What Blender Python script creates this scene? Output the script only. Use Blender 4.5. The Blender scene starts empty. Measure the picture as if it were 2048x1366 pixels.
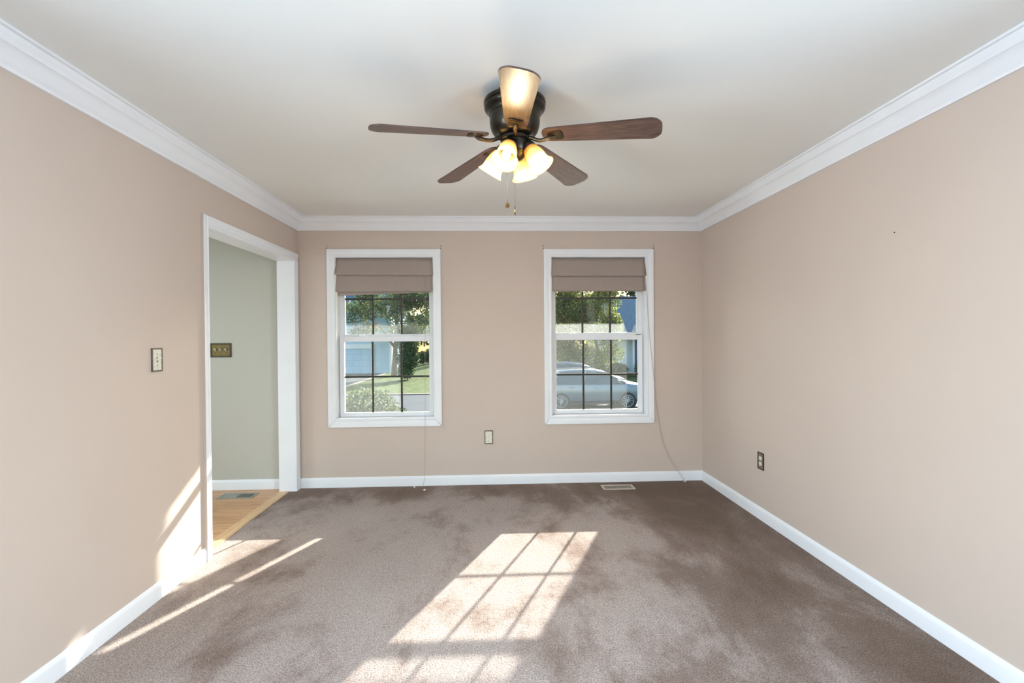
import bpy, bmesh, math, random
from mathutils import Vector, Matrix
random.seed(7)
S = bpy.context.scene
COL = S.collection
PI = math.pi

# ------------------------------------------------------------------ camera, sky, sun, fill lights, exposure
H = 1.358                                   # eye height above the carpet
FPX, YAW, PITCH, ROLL = 970.0, 0.0421, -0.0080, -0.0077
def cam_axes():
    c, s = math.cos, math.sin
    f = Vector((s(YAW)*c(PITCH), c(YAW)*c(PITCH), s(PITCH)))
    r0 = Vector((c(YAW), -s(YAW), 0)); u0 = r0.cross(f)
    r = r0*c(ROLL) + u0*s(ROLL); u = -r0*s(ROLL) + u0*c(ROLL)
    return r, u, f
cd = bpy.data.cameras.new('camera'); cam = bpy.data.objects.new('camera', cd); COL.objects.link(cam)
r_, u_, f_ = cam_axes()
cam.matrix_world = Matrix(((r_.x, u_.x, -f_.x, 0), (r_.y, u_.y, -f_.y, 0), (r_.z, u_.z, -f_.z, H), (0, 0, 0, 1)))
cd.sensor_width = 36; cd.lens = FPX*36/2048; cd.clip_start = .05; cd.clip_end = 400
S.camera = cam

SUN = Vector((.453, 1, .5485)).normalized()  # towards the sun
sd = bpy.data.lights.new('sun', 'SUN'); sd.energy = 17.5; sd.angle = math.radians(.55); sd.color = (1, .93, .84)
so = bpy.data.objects.new('sun', sd); COL.objects.link(so); so.rotation_euler = SUN.to_track_quat('Z', 'Y').to_euler()
so.location = (8, 20, 12)

W = bpy.data.worlds.new('sky'); S.world = W; W.use_nodes = True
wn = W.node_tree; bg = wn.nodes['Background']
sky = wn.nodes.new('ShaderNodeTexSky'); sky.sky_type = 'NISHITA'; sky.sun_disc = False
sky.sun_elevation = math.asin(SUN.z); sky.sun_rotation = math.atan2(SUN.x, SUN.y); sky.air_density = 1.4; sky.dust_density = 3; sky.ozone_density = 1.2
wn.links.new(sky.outputs[0], bg.inputs[0]); bg.inputs[1].default_value = .55

def area(name, loc, size, energy, color, rot):
    l = bpy.data.lights.new(name, 'AREA'); l.shape = 'RECTANGLE'; l.size, l.size_y = size; l.energy = energy; l.color = color
    o = bpy.data.objects.new(name, l); COL.objects.link(o); o.location = loc; o.rotation_euler = rot
    return o
area('fill_back', (.1, -1.36, 1.22), (3.0, 2.1), 3, (.72, .86, 1), (PI/2, 0, 0))       # added fill light in a made-up opening behind the camera
area('fill_left', (-2.30, .30, 1.32), (1.5, 1.6), 218, (.67, .83, 1), (0, -PI/2+.42, 0))       # added fill lights outside made-up side-wall openings, left and right, out of view
area('fill_right', (2.52, .30, 1.32), (1.5, 1.6), 122, (.64, .82, 1), (0, PI/2-.42, 0))  # right-hand fill light, added to brighten the left wall
area('fill_hall', (-3.72, 2.5, 1.2), (1.5, 2.0), 26, (.74, .91, 1), (0, -PI/2, 0))          # added fill light in a made-up opening of the hall's unseen wall

vs = S.view_settings; vs.view_transform = 'Standard'; vs.look = 'None'; vs.gamma = 1; vs.exposure = .10; vs.use_curve_mapping = False
S.cycles.use_denoising = True; S.cycles.max_bounces = 10; S.cycles.diffuse_bounces = 5; S.cycles.glossy_bounces = 3
S.cycles.transparent_max_bounces = 16; S.cycles.transmission_bounces = 6; S.cycles.sample_clamp_indirect = 6
S.cycles.caustics_reflective = False; S.cycles.caustics_refractive = False

# ------------------------------------------------------------------ materials
def nodes(name):
    m = bpy.data.materials.new(name); m.use_nodes = True
    return m, m.node_tree, m.node_tree.nodes['Principled BSDF']
def N(t, kind, **kw):
    n = t.nodes.new(kind)
    for k, v in kw.items(): setattr(n, k, v)
    return n
def coords(t, scale=(1, 1, 1), out='Object'):
    tc = N(t, 'ShaderNodeTexCoord'); mp = N(t, 'ShaderNodeMapping'); mp.inputs['Scale'].default_value = scale
    t.links.new(tc.outputs[out], mp.inputs['Vector']); return mp.outputs[0]
def noise(t, vec, scale, detail=3, rough=.5, dist=0):
    n = N(t, 'ShaderNodeTexNoise'); n.inputs['Scale'].default_value = scale; n.inputs['Detail'].default_value = detail
    n.inputs['Roughness'].default_value = rough; n.inputs['Distortion'].default_value = dist
    t.links.new(vec, n.inputs['Vector']); return n.outputs['Fac']
def ramp(t, fac, stops):
    r = N(t, 'ShaderNodeValToRGB'); e = r.color_ramp.elements
    while len(e) < len(stops): e.new(.5)
    for k, (p, c) in enumerate(stops):
        e[k].position = p; e[k].color = (*c, 1) if len(c) == 3 else c
    t.links.new(fac, r.inputs[0]); return r.outputs[0]
def mixc(t, fac, a, b, mode='MIX'):
    n = N(t, 'ShaderNodeMix', data_type='RGBA', blend_type=mode)
    for sock, v in ((n.inputs[0], fac), (n.inputs[6], a), (n.inputs[7], b)):
        if hasattr(v, 'is_output') or isinstance(v, bpy.types.NodeSocket): t.links.new(v, sock)
        else: sock.default_value = v if not isinstance(v, tuple) else ((*v, 1) if len(v) == 3 else v)
    return n.outputs[2]
def bump(t, b, h, strength, dist=.01):
    n = N(t, 'ShaderNodeBump'); n.inputs['Strength'].default_value = strength; n.inputs['Distance'].default_value = dist
    t.links.new(h, n.inputs['Height']); t.links.new(n.outputs[0], b.inputs['Normal'])
def plain(name, c, rough=.5, metal=0, spec=.5, var=.06, scale=8, bs=0, bscale=200):
    m, t, b = nodes(name); v = coords(t)
    n = noise(t, v, scale, 3)
    t.links.new(ramp(t, n, [(.3, tuple(x*(1-var) for x in c)), (.7, tuple(min(1, x*(1+var)) for x in c))]), b.inputs['Base Color'])
    b.inputs['Roughness'].default_value = rough; b.inputs['Metallic'].default_value = metal
    b.inputs['Specular IOR Level'].default_value = spec
    if bs: bump(t, b, noise(t, v, bscale, 2), bs, .002)
    return m
M = {}
M['wall'] = plain('tan_wall_paint', (.60, .497, .425), .52, spec=.35, var=.015, scale=1.5, bs=.10, bscale=160)
M['wall_hall'] = plain('sage_hall_paint', (.51, .495, .43), .5, var=.015, scale=1.5, bs=.1, bscale=160)
M['ceil'] = plain('ceiling_paint', (.81, .81, .775), .6, var=.012, scale=1.2, bs=.12, bscale=120)
M['trim'] = plain('white_trim_paint', (.84, .85, .87), .32, var=.015, scale=6)
M['vinyl'] = plain('white_vinyl', (.82, .83, .86), .35, var=.01)
M['muntin'] = plain('dark_bronze_muntin', (.028, .026, .018), .4)
M['dark'] = plain('dark_void', (.012, .011, .01), .8)
M['plug'] = plain('ivory_plastic', (.80, .77, .70), .35, var=.02)
M['pewter'] = plain('pewter_edge', (.17, .15, .13), .4, .6, var=.2, scale=60)
M['cream'] = plain('cream_plate', (.72, .68, .56), .45, var=.12, scale=60)
M['brass'] = plain('antique_brass', (.15, .105, .035), .45, .7, var=.35, scale=90)
M['brassdark'] = plain('dark_brass_rim', (.05, .032, .014), .45, .4, var=.3, scale=60)
M['brownbrass'] = plain('brown_brass', (.27, .20, .145), .42, .5, var=.35, scale=90)
M['register'] = plain('tan_register', (.58, .50, .41), .45, 0)
M['registerhall'] = plain('grey_register', (.36, .37, .31), .4, .5)
M['bronze'] = plain('oiled_bronze', (.045, .039, .030), .28, .85, var=.25, scale=14)
M['bronzedark'] = plain('dark_bronze', (.035, .030, .024), .3, .8, var=.2)
M['arm'] = plain('bronze_bracket', (.10, .075, .045), .35, .85, var=.2, scale=30)
M['cord'] = plain('cord', (.30, .26, .22), .8)
M['tassel'] = plain('tassel', (.82, .79, .74), .5)
M['chain'] = plain('brass_chain', (.06, .048, .03), .45, .8)
M['fob'] = plain('brass_fob', (.14, .085, .03), .45, .8, var=.5, scale=160)

def carpet():
    m, t, b = nodes('beige_carpet'); v = coords(t)
    fine = noise(t, v, 150, 4, .75); mid = noise(t, v, 45, 3, .6)
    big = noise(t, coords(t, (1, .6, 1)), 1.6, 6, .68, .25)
    # brushed pile patches, with dimmer light painted in along the right and far walls
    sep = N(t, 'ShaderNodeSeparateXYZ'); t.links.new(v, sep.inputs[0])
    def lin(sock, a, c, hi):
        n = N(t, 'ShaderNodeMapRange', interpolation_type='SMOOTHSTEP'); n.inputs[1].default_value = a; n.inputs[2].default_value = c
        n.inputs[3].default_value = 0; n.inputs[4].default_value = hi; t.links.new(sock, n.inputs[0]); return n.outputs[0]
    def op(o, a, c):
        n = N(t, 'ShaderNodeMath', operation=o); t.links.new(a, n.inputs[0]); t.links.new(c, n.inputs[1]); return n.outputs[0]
    nap_shade = op('SUBTRACT', op('SUBTRACT', big, lin(sep.outputs[0], .35, 1.35, .15)), lin(sep.outputs[1], 3.85, 4.35, .14))
    base = ramp(t, nap_shade, [(.22, (.38, .26, .19)), (.38, (.54, .40, .33)), (.50, (.90, .755, .68)), (.68, (.98, .84, .765))])
    c = mixc(t, .95, base, ramp(t, fine, [(.34, (.24, .215, .205)), (.62, (1, 1, 1))]), 'MULTIPLY')
    c = mixc(t, .30, c, ramp(t, mid, [(.35, (.55, .53, .52)), (.65, (1, 1, 1))]), 'MULTIPLY')
    t.links.new(c, b.inputs['Base Color']); b.inputs['Roughness'].default_value = 1; b.inputs['Specular IOR Level'].default_value = .05
    b.inputs['Sheen Weight'].default_value = .12; b.inputs['Sheen Roughness'].default_value = .6
    h = N(t, 'ShaderNodeMath', operation='ADD'); t.links.new(fine, h.inputs[0]); t.links.new(mid, h.inputs[1])
    bump(t, b, h.outputs[0], 1.0, .016)
    return m
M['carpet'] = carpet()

def wood_floor(name, along_y=False):
    m, t, b = nodes(name)
    v = coords(t)
    br = N(t, 'ShaderNodeTexBrick'); br.inputs['Scale'].default_value = 1; br.inputs['Brick Width'].default_value = 1.1; br.inputs['Row Height'].default_value = .083
    br.inputs['Mortar Size'].default_value = .0012; br.offset = .37
    br.inputs['Color1'].default_value = (.62, .33, .15, 1) if not along_y else (.70, .44, .22, 1); br.inputs['Color2'].default_value = (.72, .41, .20, 1) if not along_y else (.78, .52, .28, 1); br.inputs['Mortar'].default_value = (.18, .09, .04, 1)
    if along_y:
        rot = N(t, 'ShaderNodeMapping'); rot.inputs['Rotation'].default_value = (0, 0, PI/2); t.links.new(v, rot.inputs['Vector']); vv = rot.outputs[0]
    else: vv = v
    t.links.new(vv, br.inputs['Vector'])
    sc = N(t, 'ShaderNodeMapping'); sc.inputs['Scale'].default_value = (1.5, 26, 1); t.links.new(vv, sc.inputs['Vector'])
    g = noise(t, sc.outputs[0], 2.2, 6, .65, .8)
    c = mixc(t, .75, br.outputs['Color'], ramp(t, g, [(.30, (.45, .36, .30)), (.5, (1, 1, 1)), (.75, (1.0, .93, .85))]), 'MULTIPLY')
    t.links.new(c, b.inputs['Base Color']); b.inputs['Roughness'].default_value = .33
    return m
M['oak'] = wood_floor('oak_boards'); M['oak_strip'] = wood_floor('oak_threshold', True)

def blade_wood():
    m, t, b = nodes('dark_walnut_blade'); v = coords(t, (2.2, 24, 24))
    g = noise(t, v, 3, 6, .6, 1.6)
    t.links.new(ramp(t, g, [(.30, (.030, .014, .010)), (.50, (.085, .045, .034)), (.68, (.15, .085, .065))]), b.inputs['Base Color'])
    b.inputs['Roughness'].default_value = .45; b.inputs['Specular IOR Level'].default_value = .55
    bump(t, b, g, .12, .003); b.inputs['Coat Weight'].default_value = .25; b.inputs['Coat Roughness'].default_value = .25
    return m
M['blade'] = blade_wood()

def fabric():
    m, t, b = nodes('taupe_blind_fabric'); v = coords(t, (1, 1, 1))
    wv = noise(t, coords(t, (60, 60, 700)), 1, 2)
    c = ramp(t, wv, [(.3, (.385, .315, .275)), (.7, (.46, .385, .34))])
    t.links.new(c, b.inputs['Base Color']); b.inputs['Roughness'].default_value = .9; b.inputs['Specular IOR Level'].default_value = .1
    tr = N(t, 'ShaderNodeBsdfTranslucent'); tr.inputs[0].default_value = (.42, .34, .32, 1)
    mx = N(t, 'ShaderNodeMixShader'); mx.inputs[0].default_value = .14
    out = t.nodes['Material Output']; t.links.new(b.outputs[0], mx.inputs[1]); t.links.new(tr.outputs[0], mx.inputs[2]); t.links.new(mx.outputs[0], out.inputs[0])
    bump(t, b, wv, .15, .002)
    return m
M['fabric'] = fabric()

def shade_glass():
    m, t, b = nodes('amber_frosted_glass'); t.nodes.remove(b)
    v = coords(t)
    tr = N(t, 'ShaderNodeBsdfTranslucent'); df = N(t, 'ShaderNodeBsdfDiffuse'); tp = N(t, 'ShaderNodeBsdfTransparent'); gl = N(t, 'ShaderNodeBsdfGlossy')
    sep = N(t, 'ShaderNodeSeparateXYZ'); t.links.new(v, sep.inputs[0])
    mr = N(t, 'ShaderNodeMapRange'); mr.inputs[1].default_value = 0; mr.inputs[2].default_value = -.115; t.links.new(sep.outputs[2], mr.inputs[0])
    col = ramp(t, mr.outputs[0], [(0, (.52, .30, .085)), (.45, (.56, .42, .22)), (1, (.62, .52, .34))])
    t.links.new(col, tr.inputs[0]); t.links.new(col, df.inputs[0]); tp.inputs[0].default_value = (1, .86, .58, 1); gl.inputs['Roughness'].default_value = .15
    a = N(t, 'ShaderNodeMixShader'); a.inputs[0].default_value = .35; t.links.new(tr.outputs[0], a.inputs[1]); t.links.new(df.outputs[0], a.inputs[2])
    c = N(t, 'ShaderNodeMixShader'); c.inputs[0].default_value = .30; t.links.new(a.outputs[0], c.inputs[1]); t.links.new(tp.outputs[0], c.inputs[2])
    d = N(t, 'ShaderNodeMixShader'); d.inputs[0].default_value = .05; t.links.new(c.outputs[0], d.inputs[1]); t.links.new(gl.outputs[0], d.inputs[2])
    t.links.new(d.outputs[0], t.nodes['Material Output'].inputs[0])
    return m
M['shade'] = shade_glass()
def bulb_mat():
    m, t, b = nodes('lit_bulb'); b.inputs['Base Color'].default_value = (1, .9, .7, 1)
    b.inputs['Emission Color'].default_value = (1, .88, .66, 1); b.inputs['Emission Strength'].default_value = 5
    return m
M['bulb'] = bulb_mat()

def pane(name, lower):
    # insulated glass that has fogged between its panes
    m, t, b = nodes(name); t.nodes.remove(b)
    v = coords(t)
    sep = N(t, 'ShaderNodeSeparateXYZ'); t.links.new(v, sep.inputs[0])
    def mr(sock, a, c, lo=0., hi=1.):
        n = N(t, 'ShaderNodeMapRange', interpolation_type='SMOOTHSTEP'); n.inputs[1].default_value = a; n.inputs[2].default_value = c
        n.inputs[3].default_value = lo; n.inputs[4].default_value = hi; t.links.new(sock, n.inputs[0]); return n.outputs[0]
    def op(o, a, c):
        n = N(t, 'ShaderNodeMath', operation=o)
        for k, x in enumerate((a, c)):
            if isinstance(x, bpy.types.NodeSocket): t.links.new(x, n.inputs[k])
            else: n.inputs[k].default_value = x
        return n.outputs[0]
    nz = noise(t, v, 5, 4, .6); nf = noise(t, v, 60, 3, .7)
    if lower == 1:      # left window, lower: fog in the left and middle columns, thicker low down, streaky
        st = noise(t, coords(t, (9, 1, 3)), 2, 4, .6, 1)
        m1 = op('MULTIPLY', mr(sep.outputs[0], .125, .145, 1, .05), mr(sep.outputs[2], .62, .15, .026, .058))
        f = op('MULTIPLY', m1, mr(st, .2, .8, .6, 1.25))
    elif lower == 2:    # right window, lower: even fog, clear strip at the right
        m1 = op('MULTIPLY', mr(sep.outputs[0], .28, .30, 1, .10), mr(sep.outputs[2], .62, .0, .044, .040))
        f = op('MULTIPLY', m1, mr(nz, .2, .8, .75, 1.15))
    elif lower == 3:    # left window, upper: fog along the bottom
        edge = op('ADD', sep.outputs[2], op('MULTIPLY', op('SUBTRACT', nz, .5), .22))
        f = op('ADD', op('MULTIPLY', mr(edge, .125, .075), mr(nf, .25, .75, .05, .10)), .012)
    else:               # right window, upper: white frosty band along the bottom with a notch
        nt = mr(op('ABSOLUTE', op('SUBTRACT', sep.outputs[0], .325), 0), .0, .06, -.10, 0)
        edge = op('ADD', op('SUBTRACT', sep.outputs[2], nt), op('MULTIPLY', op('SUBTRACT', nz, .5), .05))
        f = op('ADD', op('MULTIPLY', mr(edge, .095, .075), mr(nf, .25, .75, .10, .20)), .01)
    tp = N(t, 'ShaderNodeBsdfTransparent'); tp.inputs[0].default_value = (.94, .97, .97, 1)
    tl = N(t, 'ShaderNodeBsdfTranslucent'); tl.inputs[0].default_value = (.62, .68, .68, 1)
    df = N(t, 'ShaderNodeBsdfDiffuse'); df.inputs[0].default_value = (.8, .84, .84, 1)
    fog = N(t, 'ShaderNodeMixShader'); fog.inputs[0].default_value = .5; t.links.new(tl.outputs[0], fog.inputs[1]); t.links.new(df.outputs[0], fog.inputs[2])
    a = N(t, 'ShaderNodeMixShader'); t.links.new(f, a.inputs[0]); t.links.new(tp.outputs[0], a.inputs[1]); t.links.new(fog.outputs[0], a.inputs[2])
    gl = N(t, 'ShaderNodeBsdfGlossy'); gl.inputs['Roughness'].default_value = .03
    fr = N(t, 'ShaderNodeFresnel'); fr.inputs[0].default_value = 1.16
    d = N(t, 'ShaderNodeMixShader'); t.links.new(fr.outputs[0], d.inputs[0]); t.links.new(a.outputs[0], d.inputs[1]); t.links.new(gl.outputs[0], d.inputs[2])
    t.links.new(d.outputs[0], t.nodes['Material Output'].inputs[0])
    return m

# outdoors
M['grass'] = plain('lawn_grass', (.070, .095, .034), .9, spec=.1, var=.45, scale=3)
M['asphalt'] = plain('asphalt', (.045, .055, .068), .85, spec=.2, var=.15, scale=1.5)
M['kerb'] = plain('concrete_edge', (.26, .20, .165), .9, var=.1, scale=3)
M['bark'] = plain('bark', (.20, .14, .11), .9, var=.3, scale=20)
M['porch'] = plain('porch_white', (.75, .76, .78), .5)
def siding(name, c, pitch=.13):
    m, t, b = nodes(name); v = coords(t); sep = N(t, 'ShaderNodeSeparateXYZ'); t.links.new(v, sep.inputs[0])
    w = N(t, 'ShaderNodeMath', operation='FRACT'); d = N(t, 'ShaderNodeMath', operation='DIVIDE'); d.inputs[1].default_value = pitch
    t.links.new(sep.outputs[2], d.inputs[0]); t.links.new(d.outputs[0], w.inputs[0])
    t.links.new(mixc(t, .1, c, noise(t, v, 3), 'MULTIPLY'), b.inputs['Base Color']); b.inputs['Roughness'].default_value = .6
    bump(t, b, w.outputs[0], .6, .02)
    return m
M['siding_pale'] = siding('pale_siding', (.42, .58, .70))
M['siding_grey'] = siding('grey_siding', (.62, .68, .74))
M['siding_navy'] = siding('navy_siding', (.05, .10, .17))
M['garage'] = siding('garage_panel', (.40, .57, .71), .53)
M['roof'] = plain('blue_grey_shingles', (.045, .10, .16), .9, var=.35, scale=12)
M['ext_glass'] = plain('dark_window_glass', (.05, .08, .10), .1)
M['extwall'] = siding('front_wall_siding', (.62, .60, .55))
def leaf(name, stops, trans=.5):
    m, t, b = nodes(name); g = N(t, 'ShaderNodeNewGeometry')
    c = ramp(t, g.outputs['Random Per Island'], stops)
    t.links.new(c, b.inputs['Base Color']); b.inputs['Roughness'].default_value = .6
    tr = N(t, 'ShaderNodeBsdfTranslucent'); t.links.new(c, tr.inputs[0])
    mx = N(t, 'ShaderNodeMixShader'); mx.inputs[0].default_value = trans
    t.links.new(b.outputs[0], mx.inputs[1]); t.links.new(tr.outputs[0], mx.inputs[2]); t.links.new(mx.outputs[0], t.nodes['Material Output'].inputs[0])
    return m
M['leaf_autumn'] = leaf('turning_leaves', [(0, (.035, .075, .035)), (.40, (.09, .15, .05)), (.65, (.22, .26, .06)), (.90, (.42, .38, .09)), (.985, (.40, .24, .08)), (1, (.34, .17, .12))])
M['leaf_green'] = leaf('green_leaves', [(0, (.045, .095, .055)), (.5, (.085, .155, .08)), (.78, (.17, .23, .10)), (.94, (.34, .30, .10)), (1, (.45, .25, .10))])
M['leaf_far'] = leaf('distant_leaves', [(0, (.03, .06, .035)), (.6, (.06, .10, .05)), (.9, (.13, .17, .07)), (1, (.25, .22, .09))], .3)
M['leaf_bush'] = leaf('bush_leaves', [(0, (.03, .055, .03)), (.5, (.06, .095, .045)), (.85, (.14, .18, .07)), (1, (.28, .25, .10))], .3)
M['leaf_dark'] = leaf('evergreen_leaves', [(0, (.035, .07, .035)), (.6, (.06, .11, .045)), (.9, (.12, .17, .06)), (1, (.2, .25, .1))], .3)
M['paint_silver'] = plain('silver_blue_paint', (.17, .215, .26), .25, .4, var=.02)
M['paint_dark'] = plain('charcoal_paint', (.06, .08, .10), .25, .3, var=.02)
M['tyre'] = plain('tyre_rubber', (.025, .027, .03), .8)
M['rim'] = plain('alloy_rim', (.55, .58, .62), .3, .8)
M['chrome'] = plain('bright_chrome', (.85, .86, .88), .15, 1)

# ------------------------------------------------------------------ mesh helpers
class MB:
    def __init__(s): s.bm = bmesh.new()
    def box(s, x0, x1, y0, y1, z0, z1, bev=0, mat=None):
        b = bmesh.new(); r = bmesh.ops.create_cube(b, size=1)
        for v in b.verts:
            v.co = Vector(((x0+x1)/2 + v.co.x*(x1-x0), (y0+y1)/2 + v.co.y*(y1-y0), (z0+z1)/2 + v.co.z*(z1-z0)))
        if bev: bmesh.ops.bevel(b, geom=list(b.edges), offset=bev, segments=2, affect='EDGES', profile=.7)
        return s._add(b, mat)
    def _add(s, b, mat=None):
        if mat is not None: bmesh.ops.transform(b, matrix=mat, verts=b.verts)
        me = bpy.data.meshes.new('tmp'); b.to_mesh(me); b.free(); s.bm.from_mesh(me); bpy.data.meshes.remove(me); return s
    def poly(s, pts, faces):
        vs_ = [s.bm.verts.new(p) for p in pts]
        for f in faces: s.bm.faces.new([vs_[i] for i in f])
        return s
    def lathe(s, prof, seg=32, mat=None, caps=True):
        b = bmesh.new(); rings = []
        for r, z in prof:
            rings.append([b.verts.new((r*math.cos(2*PI*k/seg), r*math.sin(2*PI*k/seg), z)) for k in range(seg)] if r > 1e-6 else [b.verts.new((0, 0, z))])
        for a, c in zip(rings, rings[1:]):
            for k in range(seg):
                k2 = (k+1) % seg
                q = [a[k] if len(a) > 1 else a[0], a[k2] if len(a) > 1 else None, c[k2] if len(c) > 1 else c[0], c[k] if len(c) > 1 else None]
                q = [x for x in q if x is not None]
                if len(q) > 2: b.faces.new(q)
        if caps:
            for rg in (rings[0], rings[-1]):
                if len(rg) > 2:
                    try: b.faces.new(rg)
                    except ValueError: pass
        bmesh.ops.recalc_face_normals(b, faces=b.faces)
        return s._add(b, mat)
    def tube(s, pts, r, seg=8):
        pts = [Vector(p) for p in pts]; rad = r if isinstance(r, (list, tuple)) else [r]*len(pts)
        b = bmesh.new(); rings = []; up = None
        for i, p in enumerate(pts):
            d = (pts[min(i+1, len(pts)-1)] - pts[max(i-1, 0)]).normalized()
            if up is None: up = d.orthogonal().normalized()
            up = (up - d*up.dot(d)).normalized(); sd_ = d.cross(up)
            rings.append([b.verts.new(p + (up*math.cos(2*PI*k/seg) + sd_*math.sin(2*PI*k/seg))*rad[i]) for k in range(seg)])
        for a, c in zip(rings, rings[1:]):
            for k in range(seg): b.faces.new((a[k], a[(k+1) % seg], c[(k+1) % seg], c[k]))
        b.faces.new(rings[0][::-1]); b.faces.new(rings[-1])
        bmesh.ops.recalc_face_normals(b, faces=b.faces)
        return s._add(b)
    def sweep(s, prof, p0, p1, out, up=(0, 0, 1), m0=0, m1=0, closed=True):
        # profile (a along out, b along up) from p0 to p1; m0/m1 = mitre: shift along the path per unit of a
        p0, p1, out, up = map(Vector, (p0, p1, out, up)); d = (p1-p0).normalized()
        A = [p0 + out*a + up*b + d*a*m0 for a, b in prof]; B = [p1 + out*a + up*b - d*a*m1 for a, b in prof]
        va = [s.bm.verts.new(x) for x in A]; vb = [s.bm.verts.new(x) for x in B]; n = len(prof)
        for k in range(n if closed else n-1): s.bm.faces.new((va[k], va[(k+1) % n], vb[(k+1) % n], vb[k]))
        if closed: s.bm.faces.new(va[::-1]); s.bm.faces.new(vb)
        return s
    def prism(s, outline, z0, z1, mat=None, bev=0):
        b = bmesh.new(); lo = [b.verts.new((x, y, z0)) for x, y in outline]; hi = [b.verts.new((x, y, z1)) for x, y in outline]; n = len(outline)
        b.faces.new(lo[::-1]); b.faces.new(hi)
        for k in range(n): b.faces.new((lo[k], lo[(k+1) % n], hi[(k+1) % n], hi[k]))
        bmesh.ops.recalc_face_normals(b, faces=b.faces)
        if bev: bmesh.ops.bevel(b, geom=[e for e in b.edges if abs(e.verts[0].co.z-e.verts[1].co.z) < 1e-6], offset=bev, segments=2, affect='EDGES')
        return s._add(b, mat)
    def build(s, name, mat, parent=None, loc=None, smooth=False, recalc=True):
        if recalc: bmesh.ops.recalc_face_normals(s.bm, faces=s.bm.faces)
        if loc is not None: bmesh.ops.translate(s.bm, verts=s.bm.verts, vec=-Vector(loc))
        me = bpy.data.meshes.new(name); s.bm.to_mesh(me); s.bm.free(); me.materials.append(mat)
        if smooth:
            for p in me.polygons: p.use_smooth = True
            if smooth is not True: me.set_sharp_from_angle(angle=math.radians(smooth))
        o = bpy.data.objects.new(name, me); COL.objects.link(o)
        if loc is not None: o.location = loc
        if parent is not None: o.parent = parent
        return o
def tag(o, label=None, cat=None, group=None, kind=None):
    for k, v in (('label', label), ('category', cat), ('group', group), ('kind', kind)):
        if v: o[k] = v
    return o
def empty(name, loc=(0, 0, 0), rz=0):
    o = bpy.data.objects.new(name, None); COL.objects.link(o); o.location = loc; o.rotation_euler = (0, 0, rz); o.empty_display_size = .1
    return o
def copy_tree(o, parent=None):
    c = o.copy(); COL.objects.link(c)
    if parent: c.parent = parent
    for ch in o.children: copy_tree(ch, c)
    return c
def struct(o): o['kind'] = 'structure'; return o

# ------------------------------------------------------------------ the room shell
XL, XR, D, YB = -1.7608, 1.9815, 4.4952, -1.45
CEIL, CB, WT = 2.458, 2.345, .16
WINS = (-.978, 1.0045)                      # window centres
OX, OZ0, OZ1 = .446, .625, 2.107            # clear opening inside the casing
DY0, DY1, DZ = 3.093, 4.40, 2.055           # cased opening to the hall
HXL, HY0 = -3.75, .9                        # hall extent

m = MB()
xs = [XL-.14, WINS[0]-OX, WINS[0]+OX, WINS[1]-OX, WINS[1]+OX, XR+.12]
for a, b, z0, z1 in ((xs[0], xs[1], 0, CEIL), (xs[2], xs[3], 0, CEIL), (xs[4], xs[5], 0, CEIL), (xs[1], xs[2], 0, OZ0), (xs[1], xs[2], OZ1, CEIL), (xs[3], xs[4], 0, OZ0), (xs[3], xs[4], OZ1, CEIL)):
    m.box(a, b, D, D+WT-.012, z0, z1)
wall_front = struct(m.build('wall_front', M['wall']))
for wx in WINS:                              # screw holes left above the casings, two at each corner
    for sx in (-1, 1):
        for k in (0, 1):
            c = MB().lathe([(0, 0), (.0042, .0005), (.0036, .002), (0, .0022)], 10, Matrix.Translation((wx+sx*.517, D-.0005, 2.185+k*.022)) @ Matrix.Rotation(PI/2, 4, 'X'))
            c.build('screw_hole', M['dark'], wall_front)
m = MB()
m.box(XL-.14, XL, YB, -.6, 0, CEIL).box(XL-.14, XL, 1.08, DY0, 0, CEIL).box(XL-.14, XL, -.6, 1.08, 0, .55).box(XL-.14, XL, -.6, 1.08, 2.25, CEIL).box(XL-.14, XL, DY1, D, 0, CEIL).box(XL-.14, XL, DY0, DY1, DZ, CEIL)
struct(m.build('wall_left', M['wall']))
wall_right = struct(MB().box(XR, XR+.12, YB, -.6, 0, CEIL).box(XR, XR+.12, 1.08, D+.16, 0, CEIL).box(XR, XR+.12, -.6, 1.08, 0, .55).box(XR, XR+.12, -.6, 1.08, 2.25, CEIL).build('wall_right', M['wall']))
MB().lathe([(0, 0), (.004, .0005), (.003, .002), (0, .002)], 10, Matrix.Translation((XR, 2.305, 1.86)) @ Matrix.Rotation(-PI/2, 4, 'Y')).build('nail_hole', M['dark'], wall_right)
m = MB()
m.box(XL-.14, -1.4, YB-.12, YB, 0, CEIL).box(1.6, XR+.12, YB-.12, YB, 0, CEIL).box(-1.4, 1.6, YB-.12, YB, 2.27, CEIL)
struct(m.build('wall_back', M['wall']))
struct(MB().box(XL-.14, XR+.12, YB-.12, D+.16, CEIL, CEIL+.1).build('ceiling', M['ceil']))
CX0 = -1.815
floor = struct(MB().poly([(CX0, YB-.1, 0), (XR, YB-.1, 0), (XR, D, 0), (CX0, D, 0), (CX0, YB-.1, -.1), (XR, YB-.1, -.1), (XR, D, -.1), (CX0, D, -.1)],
                         [(0, 1, 2, 3), (7, 6, 5, 4), (0, 4, 5, 1), (1, 5, 6, 2), (2, 6, 7, 3), (3, 7, 4, 0)]).build('floor', M['carpet']))
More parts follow.
